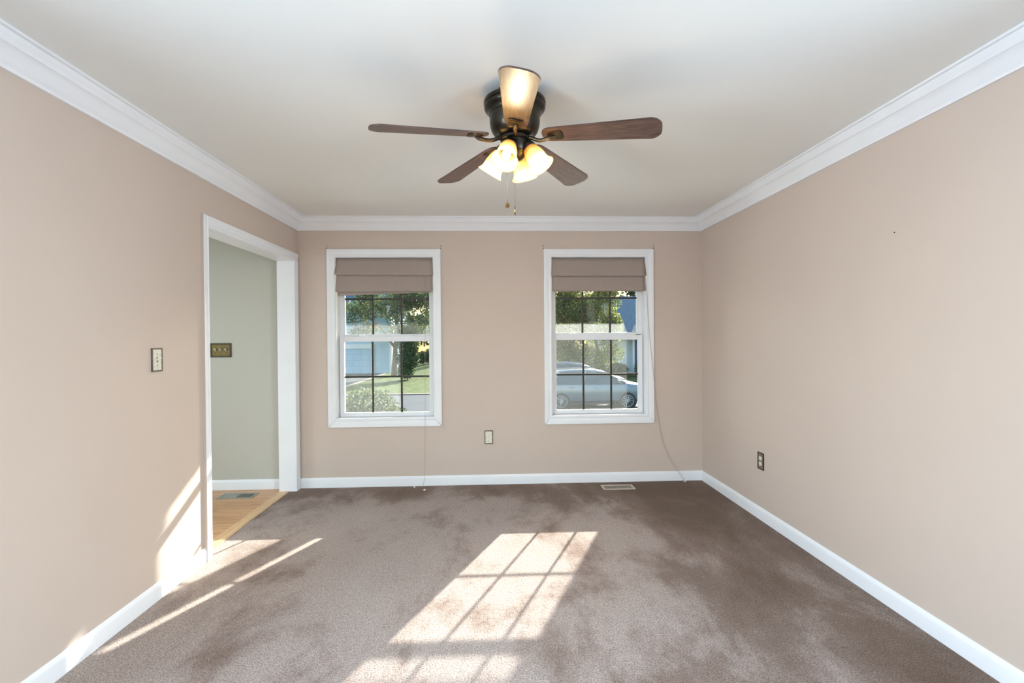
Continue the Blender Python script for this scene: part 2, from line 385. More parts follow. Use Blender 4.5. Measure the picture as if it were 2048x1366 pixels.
# hall
struct(MB().box(HXL, CX0-.088, HY0, D, -.1, -.002).build('floor_hall', M['oak']))
thr = MB().box(CX0-.088, CX0-.045, DY0, DY1, -.1, .001, .002).box(CX0-.0435, CX0, DY0, DY1, -.1, .004, .003)
struct(thr.build('trim_threshold', M['oak_strip']))
struct(MB().box(HXL-.12, XL-.14, D, D+WT-.012, 0, CEIL).build('wall_hall_front', M['wall_hall']))
m = MB().box(HXL-.12, HXL, HY0-.1, 1.7, 0, CEIL).box(HXL-.12, HXL, 3.3, D, 0, CEIL).box(HXL-.12, HXL, 1.7, 3.3, 2.25, CEIL)
struct(m.build('wall_hall_left', M['wall_hall']))
struct(MB().box(HXL, XL-.14, HY0-.1, HY0, 0, CEIL).build('wall_hall_back', M['wall_hall']))
struct(MB().box(HXL-.12, XL-.14, HY0-.1, D+.16, CEIL, CEIL+.1).build('ceiling_hall', M['ceil']))
# the hall face of the dividing wall in the hall's paint
m = MB().box(XL-.146, XL-.1405, HY0, DY0-.08, 0, CEIL).box(XL-.146, XL-.1405, DY0-.08, D, DZ+.08, CEIL)
struct(m.build('wall_hall_right', M['wall_hall']))

# crown mouldings
CP = [(0, -.113), (.011, -.113), (.013, -.104), (.017, -.099), (.022, -.094), (.030, -.078), (.044, -.060), (.060, -.047), (.066, -.045), (.068, -.040), (.076, -.030), (.083, -.018), (.086, -.011), (.100, -.010), (.100, 0), (0, 0)]
crown = [('trim_crown_front', (XL, D, CEIL), (XR, D, CEIL), (0, -1, 0)), ('trim_crown_left', (XL, YB, CEIL), (XL, D, CEIL), (1, 0, 0)),
         ('trim_crown_right', (XR, YB, CEIL), (XR, D, CEIL), (-1, 0, 0)), ('trim_crown_back', (XL, YB, CEIL), (XR, YB, CEIL), (0, 1, 0))]
for n, a, b, o in crown: struct(MB().sweep(CP, a, b, o, m0=1, m1=1).build(n, M['trim'], smooth=35))
# baseboards
BP = [(0, 0), (.013, 0), (.013, .068), (.011, .076), (.007, .082), (.006, .087), (.003, .090), (0, .090)]
def base(n, a, b, o, m0=1, m1=1): return struct(MB().sweep(BP, a, b, o, m0=m0, m1=m1).build(n, M['trim'], smooth=35))
base('baseboard_front', (XL, D, 0), (XR, D, 0), (0, -1, 0), 0, 1)
base('baseboard_right', (XR, YB, 0), (XR, D, 0), (-1, 0, 0))
base('baseboard_left', (XL, YB, 0), (XL, DY0-.062, 0), (1, 0, 0), 1, 0)
base('baseboard_hall', (HXL, D, -.002), (XL-.14, D, -.002), (0, -1, 0), 0, 0)

# cased opening to the hall
door = struct(empty('door_1', (XL, (DY0+DY1)/2, 0)))
def at(par, o): o.matrix_parent_inverse = Matrix.Translation(-par.location); return o   # a part modelled in room coordinates
JT = .018
at(door, MB().box(XL-.142, XL+.001, DY1-.001, DY1+JT, 0, DZ).build('far_jamb', M['trim'], door))
at(door, MB().box(XL-.142, XL+.001, DY0-JT, DY0+.001, 0, DZ).build('near_jamb', M['trim'], door))
at(door, MB().box(XL-.142, XL+.001, DY0-JT, DY1+JT, DZ-.001, DZ+JT).build('head_jamb', M['trim'], door))
CAS = [(0, 0), (.012, 0), (.015, .008), (.015, .014), (.012, .020), (.014, .030), (.018, .045), (.018, .070), (.016, .072), (0, .072)]
CASn = [(a, b*.86) for a, b in CAS]
cm = MB().sweep(CAS, (XL, DY0+.0003, DZ), (XL, DY1+.072, DZ), (1, 0, 0), (0, 0, 1))
at(door, cm.build('head_casing', M['trim'], door))
cf = MB().sweep(CAS, (XL, DY1, 0), (XL, DY1, DZ), (1, 0, 0), (0, 1, 0))
at(door, cf.build('far_casing', M['trim'], door))
cn = MB().sweep(CASn, (XL, DY0, 0), (XL, DY0, DZ+.072), (1, 0, 0), (0, -1, 0))
at(door, cn.build('near_casing', M['trim'], door))
ed = MB().box(XL, XL+.0165, DY0-.0645, DY0-.0618, .0, DZ+.072)
tag(at(door, ed.build('casing_edge', M['wall'], door)), 'casing edge painted tan like the wall')

# ------------------------------------------------------------------ windows
GY_L, GY_U = D+.100, D+.130
LG = (.669, 1.330); UG = (1.398, 2.062); GX = .392; BX = .1335
def frame_ring(m, x0, x1, z0, z1, l, r, b, t, y0, y1, bev=.002):
    m.box(x0, x0+l, y0, y1, z0, z1, bev).box(x1-r, x1, y0, y1, z0, z1, bev)
    m.box(x0+l, x1-r, y0, y1, z0, z0+b, bev).box(x0+l, x1-r, y0, y1, z1-t, z1, bev)
    return m
def window(name, wx, m_low, m_up):
    w = struct(empty(name, (wx, D, OZ0)))
    # casing: mitred moulding on four sides
    CW = [(0, 0), (.010, 0), (.013, .007), (.013, .014), (.011, .019), (.013, .03), (.018, .047), (.018, .067), (.016, .0695), (0, .0695)]
    c = MB()
    x0, x1, z0, z1 = wx-OX, wx+OX, OZ0, OZ1
    def side(p0, p1, outw): # mitre: profile's second axis grows outward
        p0, p1, up = Vector(p0), Vector(p1), Vector(outw); d = (p1-p0).normalized(); out = Vector((0, -1, 0))
        A = [p0 + out*a + up*b - d*b for a, b in CW]; B = [p1 + out*a + up*b + d*b for a, b in CW]
        va = [c.bm.verts.new(x) for x in A]; vb = [c.bm.verts.new(x) for x in B]; n = len(CW)
        for k in range(n): c.bm.faces.new((va[k], va[(k+1) % n], vb[(k+1) % n], vb[k]))
    side((x0, D, z0), (x0, D, z1), (-1, 0, 0)); side((x1, D, z0), (x1, D, z1), (1, 0, 0))
    side((x0, D, z1), (x1, D, z1), (0, 0, 1)); side((x0, D, z0), (x1, D, z0), (0, 0, -1.1))
    at(w, c.build('casing', M['trim'], w, smooth=25))
    f = MB(); frame_ring(f, x0-.004, x1+.004, z0-.004, z1+.004, .010, .010, .010, .010, D+.001, D+.115)
    at(w, f.build('jamb_liner', M['trim'], w))
    f = MB(); frame_ring(f, x0+.006, x1-.006, z0+.004, z1-.006, .026, .026, .020, .026, D+.112, D+WT+.004)
    at(w, f.build('vinyl_frame', M['vinyl'], w))
    # lower sash (inner)
    s = MB(); frame_ring(s, x0+.012, x1-.012, z0+.006, LG[1]+.044, OX-.012-GX, OX-.012-GX, LG[0]-z0-.006, .044, GY_L-.026, GY_L+.010, .003)
    s.box(x0+.02, x1-.02, GY_L-.034, GY_L-.025, z0+.010, z0+.028, .002)
    low = at(w, s.build('lower_sash', M['vinyl'], w))
    def grille(nm, z0g, z1g, hz, y, par):
        g = MB()
        for bx in (-BX, BX): g.box(wx+bx-.009, wx+bx+.009, y-.012, y-.004, z0g, z1g, .002)
        g.box(wx-GX, wx+GX, y-.0115, y-.0045, hz-.009, hz+.009, .002)
        o = g.build(nm, M['muntin'], par); tag(o, 'dark bronze grille bars'); return o
    def pn(z0g, z1g, y, mat, par):
        o = MB().box(-GX-.004, GX+.004, -.0015, .0015, -.004, z1g-z0g+.004).build('pane', mat, par); o.location = (wx, y, z0g); return o
    grille('grille', LG[0], LG[1], 1.002, GY_L, low); pn(LG[0], LG[1], GY_L, m_low, low)
    # upper sash (outer)
    s = MB(); frame_ring(s, x0+.014, x1-.014, UG[0]-.034, z1-.008, OX-.014-GX, OX-.014-GX, .034, z1-.008-UG[1], GY_U-.016, GY_U+.016, .003)
    up = at(w, s.build('upper_sash', M['vinyl'], w))
    grille('grille', UG[0], UG[1], 1.730, GY_U, up); pn(UG[0], UG[1], GY_U, m_up, up)
    # sash locks on the meeting rail, tilt latches at its ends
    for lx in (-.245, .225):
        k = MB(); zt = LG[1]+.044
        k.box(wx+lx-.034, wx+lx+.034, GY_L-.018, GY_L+.006, zt-.001, zt+.007, .003)
        k.lathe([(0, 0), (.012, 0), (.012, .010), (.008, .014), (0, .014)], 14, Matrix.Translation((wx+lx, GY_L-.006, zt+.005)))
        k.tube([(wx+lx, GY_L-.008, zt+.014), (wx+lx+.022, GY_L-.016, zt+.016), (wx+lx+.042, GY_L-.018, zt+.012)], [.006, .005, .004], 8)
        at(w, k.build('sash_lock', M['vinyl'], w, smooth=40))
    for lx in (-.395, .395):
        k = MB().box(wx+lx-.022, wx+lx+.022, GY_L-.022, GY_L-.004, zt-.001, zt+.006, .002)
        at(w, k.build('tilt_latch', M['pewter'] if lx > 0 and wx > 0 else M['vinyl'], w))
    return w
window('window_1', WINS[0], pane('fogged_pane_a', 1), pane('fogged_pane_b', 3))
window('window_2', WINS[1], pane('fogged_pane_c', 2), pane('fogged_pane_d', 4))

# unseen side-wall openings added to let the fill lights in: casing and jambs
for nm, x, sg in (('fill_opening_left', XL, 1), ('fill_opening_right', XR, -1)):
    w3 = struct(empty(nm, (x, .24, .55)))
    c = MB(); y0, y1, z0, z1 = -.6, 1.08, .55, 2.25
    for a, b, e, f in ((y0-.07, y0, z0-.07, z1+.07), (y1, y1+.07, z0-.07, z1+.07), (y0, y1, z1, z1+.07), (y0, y1, z0-.07, z0)):
        c.box(min(x, x+sg*.018), max(x, x+sg*.018), a, b, e, f, .003)
    at(w3, c.build('casing', M['trim'], w3))
    f = MB(); xo = x-sg*.118
    for a, b, e, g in ((y0, y0+.012, z0, z1), (y1-.012, y1, z0, z1), (y0+.012, y1-.012, z1-.012, z1), (y0+.012, y1-.012, z0, z0+.012)):
        f.box(min(x, xo), max(x, xo), a, b, e, g)
    at(w3, f.build('jamb_liner', M['trim'], w3))

# ------------------------------------------------------------------ roman blinds
def cloth(rows, nx, wx, half):
    # rows: list of functions/points (y offset, z at left, z at right, extra half width)
    b = MB(); grid = []
    for (y, zl, zr, ex, sag) in rows:
        row = []
        for i in range(nx+1):
            u = i/nx; x = wx + (2*u-1)*(half+ex)
            z = zl+(zr-zl)*u - sag*math.sin(PI*u) + .0012*math.sin(u*23+zl*40)
            row.append(b.bm.verts.new((x, D+y + .0015*math.sin(u*17+zl*60), z)))
        grid.append(row)
    for r0, r1 in zip(grid, grid[1:]):
        for i in range(nx): b.bm.faces.new((r0[i], r0[i+1], r1[i+1], r1[i]))
    return b
def thick(o, t):
    md = o.modifiers.new('thickness', 'SOLIDIFY'); md.thickness = t; md.offset = 0; return o
def blind(wx, f1, f2, hem, label):
    bl = empty('roman_blind', (wx, D+.02, 2.10)); tag(bl, label, 'blind', 'roman blinds in the two windows')
    hl = .436
    at(bl, MB().box(wx-hl+.004, wx+hl-.004, D+.012, D+.045, 2.072, 2.098, .002).build('headrail', M['fabric'], bl))
    up = cloth([(.010, 2.094, 2.094, 0, 0), (.006, 2.06, 2.06, 0, 0), (-.004, 2.02, 2.02, .002, 0), (-.016, f1[0]+.035, f1[1]+.035, .006, .001), (-.021, f1[0]+.008, f1[1]+.008, .008, .002), (-.018, f1[0], f1[1], .008, .002), (-.008, f1[0]+.003, f1[1]+.003, .007, .002), (.002, f1[0]+.02, f1[1]+.02, .004, .001)], 24, wx, hl)
    at(bl, thick(up.build('upper_fold', M['fabric'], bl, smooth=True), .0025))
    lo = cloth([(.004, f1[0]+.03, f1[1]+.03, -.002, 0), (-.001, f1[0]-.02, f1[1]-.02, -.002, 0), (-.003, (f1[0]+f2[0])/2, (f1[1]+f2[1])/2, -.001, 0), (-.010, f2[0]+.03, f2[1]+.03, .0, 0), (-.013, f2[0]+.006, f2[1]+.006, .0, .001), (-.009, f2[0], f2[1], 0, .001), (.002, f2[0]+.004, f2[1]+.004, 0, .001), (.010, f2[0]+.025, f2[1]+.025, 0, 0)], 24, wx, hl)
    at(bl, thick(lo.build('lower_fold', M['fabric'], bl, smooth=True), .0025))
    hm = cloth([(.012, f2[0]+.03, f2[1]+.03, -.012, 0), (.012, f2[0], f2[1], -.012, 0), (.010, hem[0]+.006, hem[1]+.006, -.012, 0), (.011, hem[0], hem[1], -.012, 0)], 24, wx, hl)
    at(bl, thick(hm.build('hem', M['fabric'], bl, smooth=True), .006))
    return bl
def cord(bl, pts, end):
    c = bpy.data.objects
    sm = []
    P = [Vector(p) for p in pts]
    for i in range(len(P)-1):
        p0, p1, p2, p3 = P[max(i-1, 0)], P[i], P[i+1], P[min(i+2, len(P)-1)]
        for k in range(8):
            t = k/8; sm.append(.5*((2*p1)+(p2-p0)*t+(2*p0-5*p1+4*p2-p3)*t*t+(3*p1-p0-3*p2+p3)*t**3))
    sm.append(P[-1])
    co = at(bl, MB().tube(sm, .0008, 6).build('pull_cord', M['cord'], bl, smooth=True))
    tz = MB().lathe([(0, .024), (.003, .023), (.005, .016), (.0075, .006), (.008, 0), (.006, -.003), (0, -.003)], 12,
                    Matrix.Translation(Vector(end)+Vector((0, 0, .0075))) @ Matrix.Rotation(random.uniform(0, 6), 4, 'Z') @ Matrix.Rotation(1.5, 4, 'Y'))
    o = tz.build('tassel', M['tassel'], co, smooth=True); tag(o, 'small white cord tassel on the carpet')
b1 = blind(WINS[0], (1.942, 1.936), (1.787, 1.789), (1.752, 1.782), 'taupe roman blind with a drooping hem in the window nearer the doorway')
b2 = blind(WINS[1], (1.927, 1.926), (1.789, 1.789), (1.783, 1.785), 'taupe roman blind hanging level in the window nearer the right wall')
cord(b1, [(-.612, D-.006, 1.93), (-.612, D-.024, 1.79), (-.613, D-.028, 1.3), (-.618, D-.028, .55), (-.622, D-.03, .25), (-.620, D-.045, .09), (-.640, D-.09, .006), (-.70, 4.43, .004), (-.7096, 4.4253, .006)], (-.7096, 4.4253, 0))
cord(b1, [(-.598, D-.006, 1.93), (-.600, D-.024, 1.79), (-.602, D-.028, 1.3), (-.610, D-.028, .55), (-.615, D-.04, .25), (-.620, D-.07, .09), (-.628, D-.13, .01), (-.6111, 4.335, .006)], (-.6111, 4.3325, 0))
cord(b2, [(1.444, D-.006, 1.92), (1.450, D-.024, 1.79), (1.47, D-.026, 1.44), (1.512, D-.028, .98), (1.552, D-.012, .66), (1.60, D-.010, .40), (1.68, D-.014, .20), (1.77, D-.028, .06), (1.795, 4.445, .008)], (1.795, 4.438, 0))
cord(b2, [(1.441, D-.006, 1.92), (1.447, D-.024, 1.79), (1.467, D-.026, 1.44), (1.510, D-.028, .98), (1.548, D-.012, .66), (1.592, D-.010, .40), (1.665, D-.014, .20), (1.755, D-.030, .06), (1.785, 4.435, .008)], (1.783, 4.431, 0))

# ------------------------------------------------------------------ wall plates (built facing -Y at the origin, x along the wall)
def plate_base(root, w, h, rimw, m_rim, m_face):
    r = MB()
    P = [(0, 0), (-.006, 0), (-.008, .003), (-.006, rimw*.6), (-.005, rimw)]
    frame_ring(r, -w/2, w/2, -h/2, h/2, rimw, rimw, rimw, rimw, -.0075, 0, .0022)
    r.build('rim', m_rim, root)
    MB().box(-w/2+rimw*.6, w/2-rimw*.6, -.005, 0, -h/2+rimw*.6, h/2-rimw*.6, .001).build('face_plate', m_face, root)
def screw(root, x, z, mat, y=-.005):
    MB().lathe([(0, 0), (.0032, 0), (.0030, .0012), (0, .0016)], 10, Matrix.Translation((x, y, z)) @ Matrix.Rotation(PI/2, 4, 'X')).build('screw', mat, root)
def outlet(name, loc, rz, label, m_rim, m_face):
    o = empty(name, loc, rz); tag(o, label, 'outlet')
    plate_base(o, .078, .125, .0065, m_rim, m_face)
    for s in (-1, 1):
        out = []
        for k in range(24):
            a = 2*PI*k/24; out.append((.0165*math.cos(a), max(-.0135, min(.0135, .0165*math.sin(a)))))
        rc = MB().prism(out, 0, .0035, Matrix.Translation((0, -.005, s*.0195)) @ Matrix.Rotation(PI/2, 4, 'X')).build('receptacle', M['plug'], o)
        sl = MB()
        sl.box(-.0068, -.0050, -.0088, -.0080, s*.0195-.001, s*.0195+.007).box(.0050, .0068, -.0088, -.0080, s*.0195-.001, s*.0195+.006)
        sl.lathe([(0, 0), (.0028, 0), (.0028, .0008), (0, .0008)], 10, Matrix.Translation((0, -.0080, s*.0195-.0075)) @ Matrix.Rotation(PI/2, 4, 'X'))
        sl.build('slot', M['dark'], rc)
    screw(o, 0, 0, M['pewter'])
    return o
outlet('wall_outlet', (-.033, D, .436), 0, 'cream outlet with a dark brass rim on the far wall between the windows', M['brassdark'], M['cream'])
outlet('wall_outlet', (XR, 3.493, .433), -PI/2, 'brown brass outlet plate with white sockets low on the right wall', M['brassdark'], M['brownbrass'])
def toggle(root, x, up):
    g = MB().box(x-.0055, x+.0055, -.0062, -.004, -.013, .013, .0008).build('toggle_slot', M['pewter'], root)
    tm = Matrix.Translation((x, -.006, 0)) @ Matrix.Rotation(math.radians(-32 if up else 32), 4, 'X')
    MB().box(-.0045, .0045, -.021, .002, -.0058, .0058, .0014, tm).build('toggle', M['plug'], root)
sw = empty('light_switch', (XL, 2.624, 1.256), PI/2); tag(sw, 'single cream toggle switch with a pewter rim on the left wall by the doorway', 'light switch')
plate_base(sw, .082, .124, .008, M['pewter'], M['cream']); toggle(sw, 0, True); screw(sw, 0, .03, M['pewter']); screw(sw, 0, -.03, M['pewter'])
sw = empty('light_switch', (-2.446, D, 1.264), 0); tag(sw, 'triple antique brass switch plate on the hall wall seen through the doorway', 'light switch')
plate_base(sw, .186, .128, .014, M['brassdark'], M['brass'])
for x in (-.046, 0, .046): toggle(sw, x, True); screw(sw, x, .03, M['brassdark']); screw(sw, x, -.03, M['brassdark'])

# ------------------------------------------------------------------ floor registers
def register(loc, w, d, m_f, label, n, z=0, half=False):
    o = empty('floor_register', loc); tag(o, label, 'floor vent')
    f = MB(); fl = .019
    for a, b, c, e in ((-w/2, w/2, -d/2, -d/2+fl), (-w/2, w/2, d/2-fl, d/2), (-w/2, -w/2+fl, -d/2+fl, d/2-fl), (w/2-fl, w/2, -d/2+fl, d/2-fl)):
        f.box(a, b, c, e, 0, .005, .0018)
    f.build('frame', m_f, o)
    MB().box(-w/2+fl*.7, w/2-fl*.7, -d/2+fl*.7, d/2-fl*.7, -.0, .0008).build('well', M['dark'], o)
    L = w-2*fl; p = L/n   # louvres run front to back
    for k in range(n):
        x = -w/2+fl+p*(k+.5)
        if half and k < n//2: s = MB().box(x-p*.52, x+p*.52, -d/2+fl, d/2-fl, .0008, .0022)
        else: s = MB().box(x-p*.18, x+p*.18, -d/2+fl, d/2-fl, .0008, .0032, .0004)
        s.build('louvre', m_f, o)
    return o
register((1.128, 4.322, 0), .290, .132, M['register'], 'tan floor vent set in the carpet below the window nearer the right wall', 20)
register((-2.215, 4.306, -.002), .300, .142, M['registerhall'], 'grey metal floor vent in the oak floor of the hall', 22, half=True)

# ------------------------------------------------------------------ ceiling fan
FX, FY = .112, 2.18
fan = empty('ceiling_fan', (FX, FY, CEIL)); tag(fan, 'dark bronze five-blade ceiling fan with four lit amber glass shades', 'ceiling fan')
zt = -(CEIL - (1.058+H))                     # rim top below ceiling
MB().lathe([(0, 0), (.080, 0), (.080, -.012), (.090, zt-.002), (0, zt-.002)], 40).build('mounting_plate', M['bronzedark'], fan, smooth=30)
P = [(0, zt), (.134, zt), (.139, zt-.004), (.139, zt-.017), (.136, zt-.020), (.134, zt-.021), (.137, zt-.024), (.137, zt-.034), (.133, zt-.040), (.126, zt-.046), (.119, zt-.052), (.1165, zt-.060), (.116, zt-.064), (.113, zt-.066), (.113, zt-.090), (.111, zt-.112), (.104, zt-.134), (.092, zt-.150), (.076, zt-.158), (.060, zt-.160), (0, zt-.160)]
MB().lathe(P, 56).build('motor_housing', M['bronze'], fan, smooth=40)
zf = zt-.160
MB().lathe([(0, zf), (.060, zf), (.066, zf-.004), (.066, zf-.014), (.060, zf-.018), (0, zf-.018)], 40).build('flywheel', M['bronzedark'], fan, smooth=30)
zs = zf-.018
MB().lathe([(0, zs), (.056, zs), (.059, zs-.003), (.059, zs-.046), (.055, zs-.052), (.046, zs-.062), (.036, zs-.078), (.024, zs-.088), (.012, zs-.094), (.006, zs-.108), (0, zs-.110)], 40).build('switch_housing', M['bronze'], fan, smooth=40)
# blades
def blade_outline():
    r0, r1 = .125, .632; pts = []
    def hw(r): return .049 + (.0715-.049)*min(1, (r-.16)/(.60-.16)) if r > .16 else .049
    top = []
    for k in range(9):                       # rounded root
        a = PI/2*k/8; top.append((r0+.045*(1-math.cos(a)), .049*math.sin(a)**.75 if k else 0))
    for k in range(1, 12):
        r = .17+(.582-.17)*k/12; top.append((r, hw(r)))
    for k in range(11):                      # rounded tip corners, gently curved end
        a = PI/2*k/10; top.append((.582+.045*math.sin(a)+.005*(1-math.cos(a)), .0715-.045+.045*math.cos(a)))
    top.append((r1+.001, .012))
    return top + [(x, -y) for x, y in top[::-1] if y > 1e-6]
ZB = (CEIL-H)                                # ceiling above the eye
TH = -.337
ol = blade_outline()
for k in range(5):
    a = TH+k*2*PI/5
    # droop: root at .893, tip at .8585 above the eye
    dr = math.atan2(.8935-.8585, .50)
    mt = Matrix.Rotation(a, 4, 'Z') @ Matrix.Translation((.125, 0, .8935-ZB)) @ Matrix.Rotation(dr, 4, 'Y') @ Matrix.Rotation(math.radians(-11.5), 4, 'X') @ Matrix.Translation((-.125, 0, 0))
    b = MB().prism(ol, -.003, .003, bev=.0012).build('blade', M['blade'], fan, smooth=30); b.matrix_local = mt
    # bracket in blade coordinates: shield plate under the blade, curved arm to the hub
    pl = MB()
    sh = [(.150, .009), (.165, .018), (.185, .029), (.204, .033), (.213, .029), (.2165, .015), (.2175, 0)]
    sh = sh + [(x, -y) for x, y in sh[-2::-1]]
    pl.prism(sh, -.0085, -.003, bev=.0015)
    sh2 = [(.185+(x-.185)*.72, y*.70) for x, y in sh]
    pl.prism(sh2, -.0105, -.008, bev=.001)
    inv = mt.inverted()
    hubp = lambda r, z: inv @ (Matrix.Rotation(a, 4, 'Z') @ Vector((r, 0, z)))
    arm = [hubp(.055, zf-.010), hubp(.075, zf-.012), hubp(.096, zf-.022), hubp(.118, .8935-ZB-.024), Vector((.152, 0, -.020)), Vector((.185, 0, -.0115))]
    sm = []
    for i in range(len(arm)-1):
        p0, p1, p2, p3 = arm[max(i-1, 0)], arm[i], arm[i+1], arm[min(i+2, len(arm)-1)]
        for q in range(5):
            t = q/5; sm.append(.5*((2*p1)+(p2-p0)*t+(2*p0-5*p1+4*p2-p3)*t*t+(3*p1-p0-3*p2+p3)*t**3))
    sm.append(arm[-1])
    pl.tube(sm, [.0085]*(len(sm)-6)+[.009, .0095, .0095, .008, .006, .004], 10)
    pl.build('blade_bracket', M['arm'], b, smooth=40)
# light kit
def look(tilt, az): return Matrix.Rotation(az, 4, 'Z') @ Matrix.Rotation(-tilt, 4, 'Y')
SH = [(.029, .002), (.031, -.006), (.036, -.020), (.0415, -.040), (.0445, -.060), (.0455, -.075), (.0475, -.088), (.052, -.098), (.0585, -.106), (.0600, -.1085), (.0575, -.1085), (.0505, -.101), (.0455, -.090), (.0430, -.075), (.0420, -.060), (.0390, -.040), (.0335, -.020), (.0285, -.006), (.0265, .002)]
for q, azd in enumerate((246, 336, 66, 156)):
    az = math.radians(azd); tilt = math.radians(33)
    neck = Matrix.Rotation(az, 4, 'Z') @ Vector((.066, 0, .842-ZB))
    mt = Matrix.Translation(neck) @ look(tilt, az)
    s = MB().lathe([(0, .030), (.018, .028), (.026, .020), (.031, .006), (.032, -.006), (.029, -.010), (0, -.010)], 24)
    s.tube([Vector((0, 0, .02)), Vector((-.012, 0, .030)), Vector((-.034, 0, .026))], [.016, .017, .018], 12)
    s = s.build('lamp_socket', M['bronze'], fan, smooth=40); s.matrix_local = mt
    sh = MB().lathe(SH, 36, caps=False)
    sh.bm.verts.ensure_lookup_table()
    sh = sh.build('lamp_shade', M['shade'], fan, smooth=True, recalc=True); sh.matrix_local = mt
    bu = MB().lathe([(0, -.086), (.010, -.084), (.017, -.076), (.020, -.064), (.018, -.050), (.013, -.036), (.012, -.012), (0, -.010)], 20).build('bulb', M['bulb'], sh, smooth=True)
    l = bpy.data.lights.new('bulb_light', 'POINT'); l.energy = 6.4; l.color = (1, .82, .54); l.shadow_soft_size = .022
    lo = bpy.data.objects.new('bulb_light', l); COL.objects.link(lo); lo.parent = fan; lo.matrix_local = mt @ Matrix.Translation((0, 0, -.100))
# pull chains
for px, py, zend, turn in ((-.037, -.045, .607, 0.0), (-.005, -.056, .573, PI/2*.9)):
    z0 = zs-.048; z1 = zend-ZB
    c = MB(); n = int((z0-z1)/.0052)
    for i in range(n):
        z = z0-(i+.5)*(z0-z1)/n
        c.lathe([(0, .0017), (.0014, .001), (.0017, 0), (.0014, -.001), (0, -.0017)], 6, Matrix.Translation((px, py, z)))
    c.tube([(px, py, z0), (px, py, z1)], .0004, 4)
    c.tube([(px*.8, py*.8, z0+.006), (px, py, z0+.002), (px, py, z0-.006)], .0022, 6)
    ch = c.build('pull_chain', M['chain'], fan)
    f = MB(); f.lathe([(0, 0), (.0022, -.001), (.0022, -.009), (0, -.010)], 10, Matrix.Translation((px, py, z1)))
    dl = []
    for k in range(28):
        t = 2*PI*k/28; rr = .0105*(1-.30*math.sin(t)) if math.sin(t) > 0 else .0105
        dl.append((rr*math.cos(t)*(1 - .35*max(0, math.sin(t))), .0105*math.sin(t)*(1.35 if math.sin(t) > 0 else 1)))
    f.prism(dl, -.002, .002, Matrix.Translation((px, py, z1-.0265)) @ Matrix.Rotation(turn, 4, 'Z') @ Matrix.Rotation(PI/2, 4, 'X'), bev=.0008)
    tag(f.build('fob', M['fob'], ch, smooth=40), 'embossed teardrop fob')

# ------------------------------------------------------------------ outdoors
GZ = -1.61
def sstep(a, b, x): t = max(0, min(1, (x-a)/(b-a))); return t*t*(3-2*t)
def gz(x, y):
    z = GZ + 1.0*(1-sstep(6.5, 12.5, y)) + .55*sstep(31, 46, y)*sstep(-9, -4, x)
    return z
def ground(name, x0, x1, y0, y1, dx, dy, mat, dz=0):
    b = MB(); nx, ny = max(1, int((x1-x0)/dx)), max(1, int((y1-y0)/dy)); g = []
    for j in range(ny+1):
        g.append([b.bm.verts.new((x0+(x1-x0)*i/nx, y0+(y1-y0)*j/ny, gz(x0+(x1-x0)*i/nx, y0+(y1-y0)*j/ny)+dz)) for i in range(nx+1)])
    for j in range(ny):
        for i in range(nx): b.bm.faces.new((g[j][i], g[j][i+1], g[j+1][i+1], g[j+1][i]))
    return struct(b.build(name, mat, smooth=True))
ground('ground_front_lawn', -30, 30, 4.66, 13.0, 3, .5, M['grass'])
ground('ground_street', -45, 45, 13.0, 25.8, 10, 3, M['asphalt'])
ground('ground_lawn_left', -60, -16.2, 25.8, 90, 5, 2, M['grass'])
ground('ground_driveway', -16.2, -9.0, 25.8, 44, 2, 2, M['asphalt'])
ground('ground_lawn', -9.0, 60, 25.8, 90, 1.5, 1.0, M['grass'])
ground('ground_lawn_behind', -16.2, -9.0, 44, 90, 2, 2, M['grass'])
k = MB().box(-9.0, 45, 25.62, 25.86, GZ-.1, GZ+.06, .02).box(-9.12, -8.92, 25.8, 42, GZ-.1, GZ+.03, .02).box(-45, -16.2, 25.62, 25.86, GZ-.1, GZ+.06, .02)
struct(k.build('trim_kerb', M['kerb']))
# this house's own front wall outside, porch
m = MB()
for a, b, z0, z1 in ((-6, xs[1]-.02, GZ+.4, 3.0), (xs[2]+.02, xs[3]-.02, GZ+.4, 3.0), (xs[4]+.02, 6, GZ+.4, 3.0), (xs[1]-.02, xs[2]+.02, GZ+.4, OZ0-.02), (xs[1]-.02, xs[2]+.02, OZ1+.02, 3.0), (xs[3]-.02, xs[4]+.02, GZ+.4, OZ0-.02), (xs[3]-.02, xs[4]+.02, OZ1+.02, 3.0)):
    m.box(a, b, D+WT-.010, D+WT, z0, z1)
struct(m.build('wall_outside', M['extwall']))
porch = empty('porch', (0, 5.4, -.15)); tag(porch, 'white covered front porch with square posts outside the windows', 'porch')
at(porch, MB().box(-4.5, 4.5, D+WT+.006, 6.15, -.35, -.15).build('deck', M['porch'], porch))
at(porch, MB().box(-4.5, 4.5, D+WT+.006, 6.14, 2.315, 2.47).build('roof', M['porch'], porch))
for cx in (-2.30, -.132, 2.030, 4.2):
    p = MB().box(cx-.079, cx+.079, 5.89, 6.05, -.15, 2.32, .004).box(cx-.1, cx+.1, 5.87, 6.07, -.15, -.02, .004).box(cx-.1, cx+.1, 5.87, 6.07, 2.2, 2.32, .004)
    at(porch, p.build('post', M['porch'], porch))

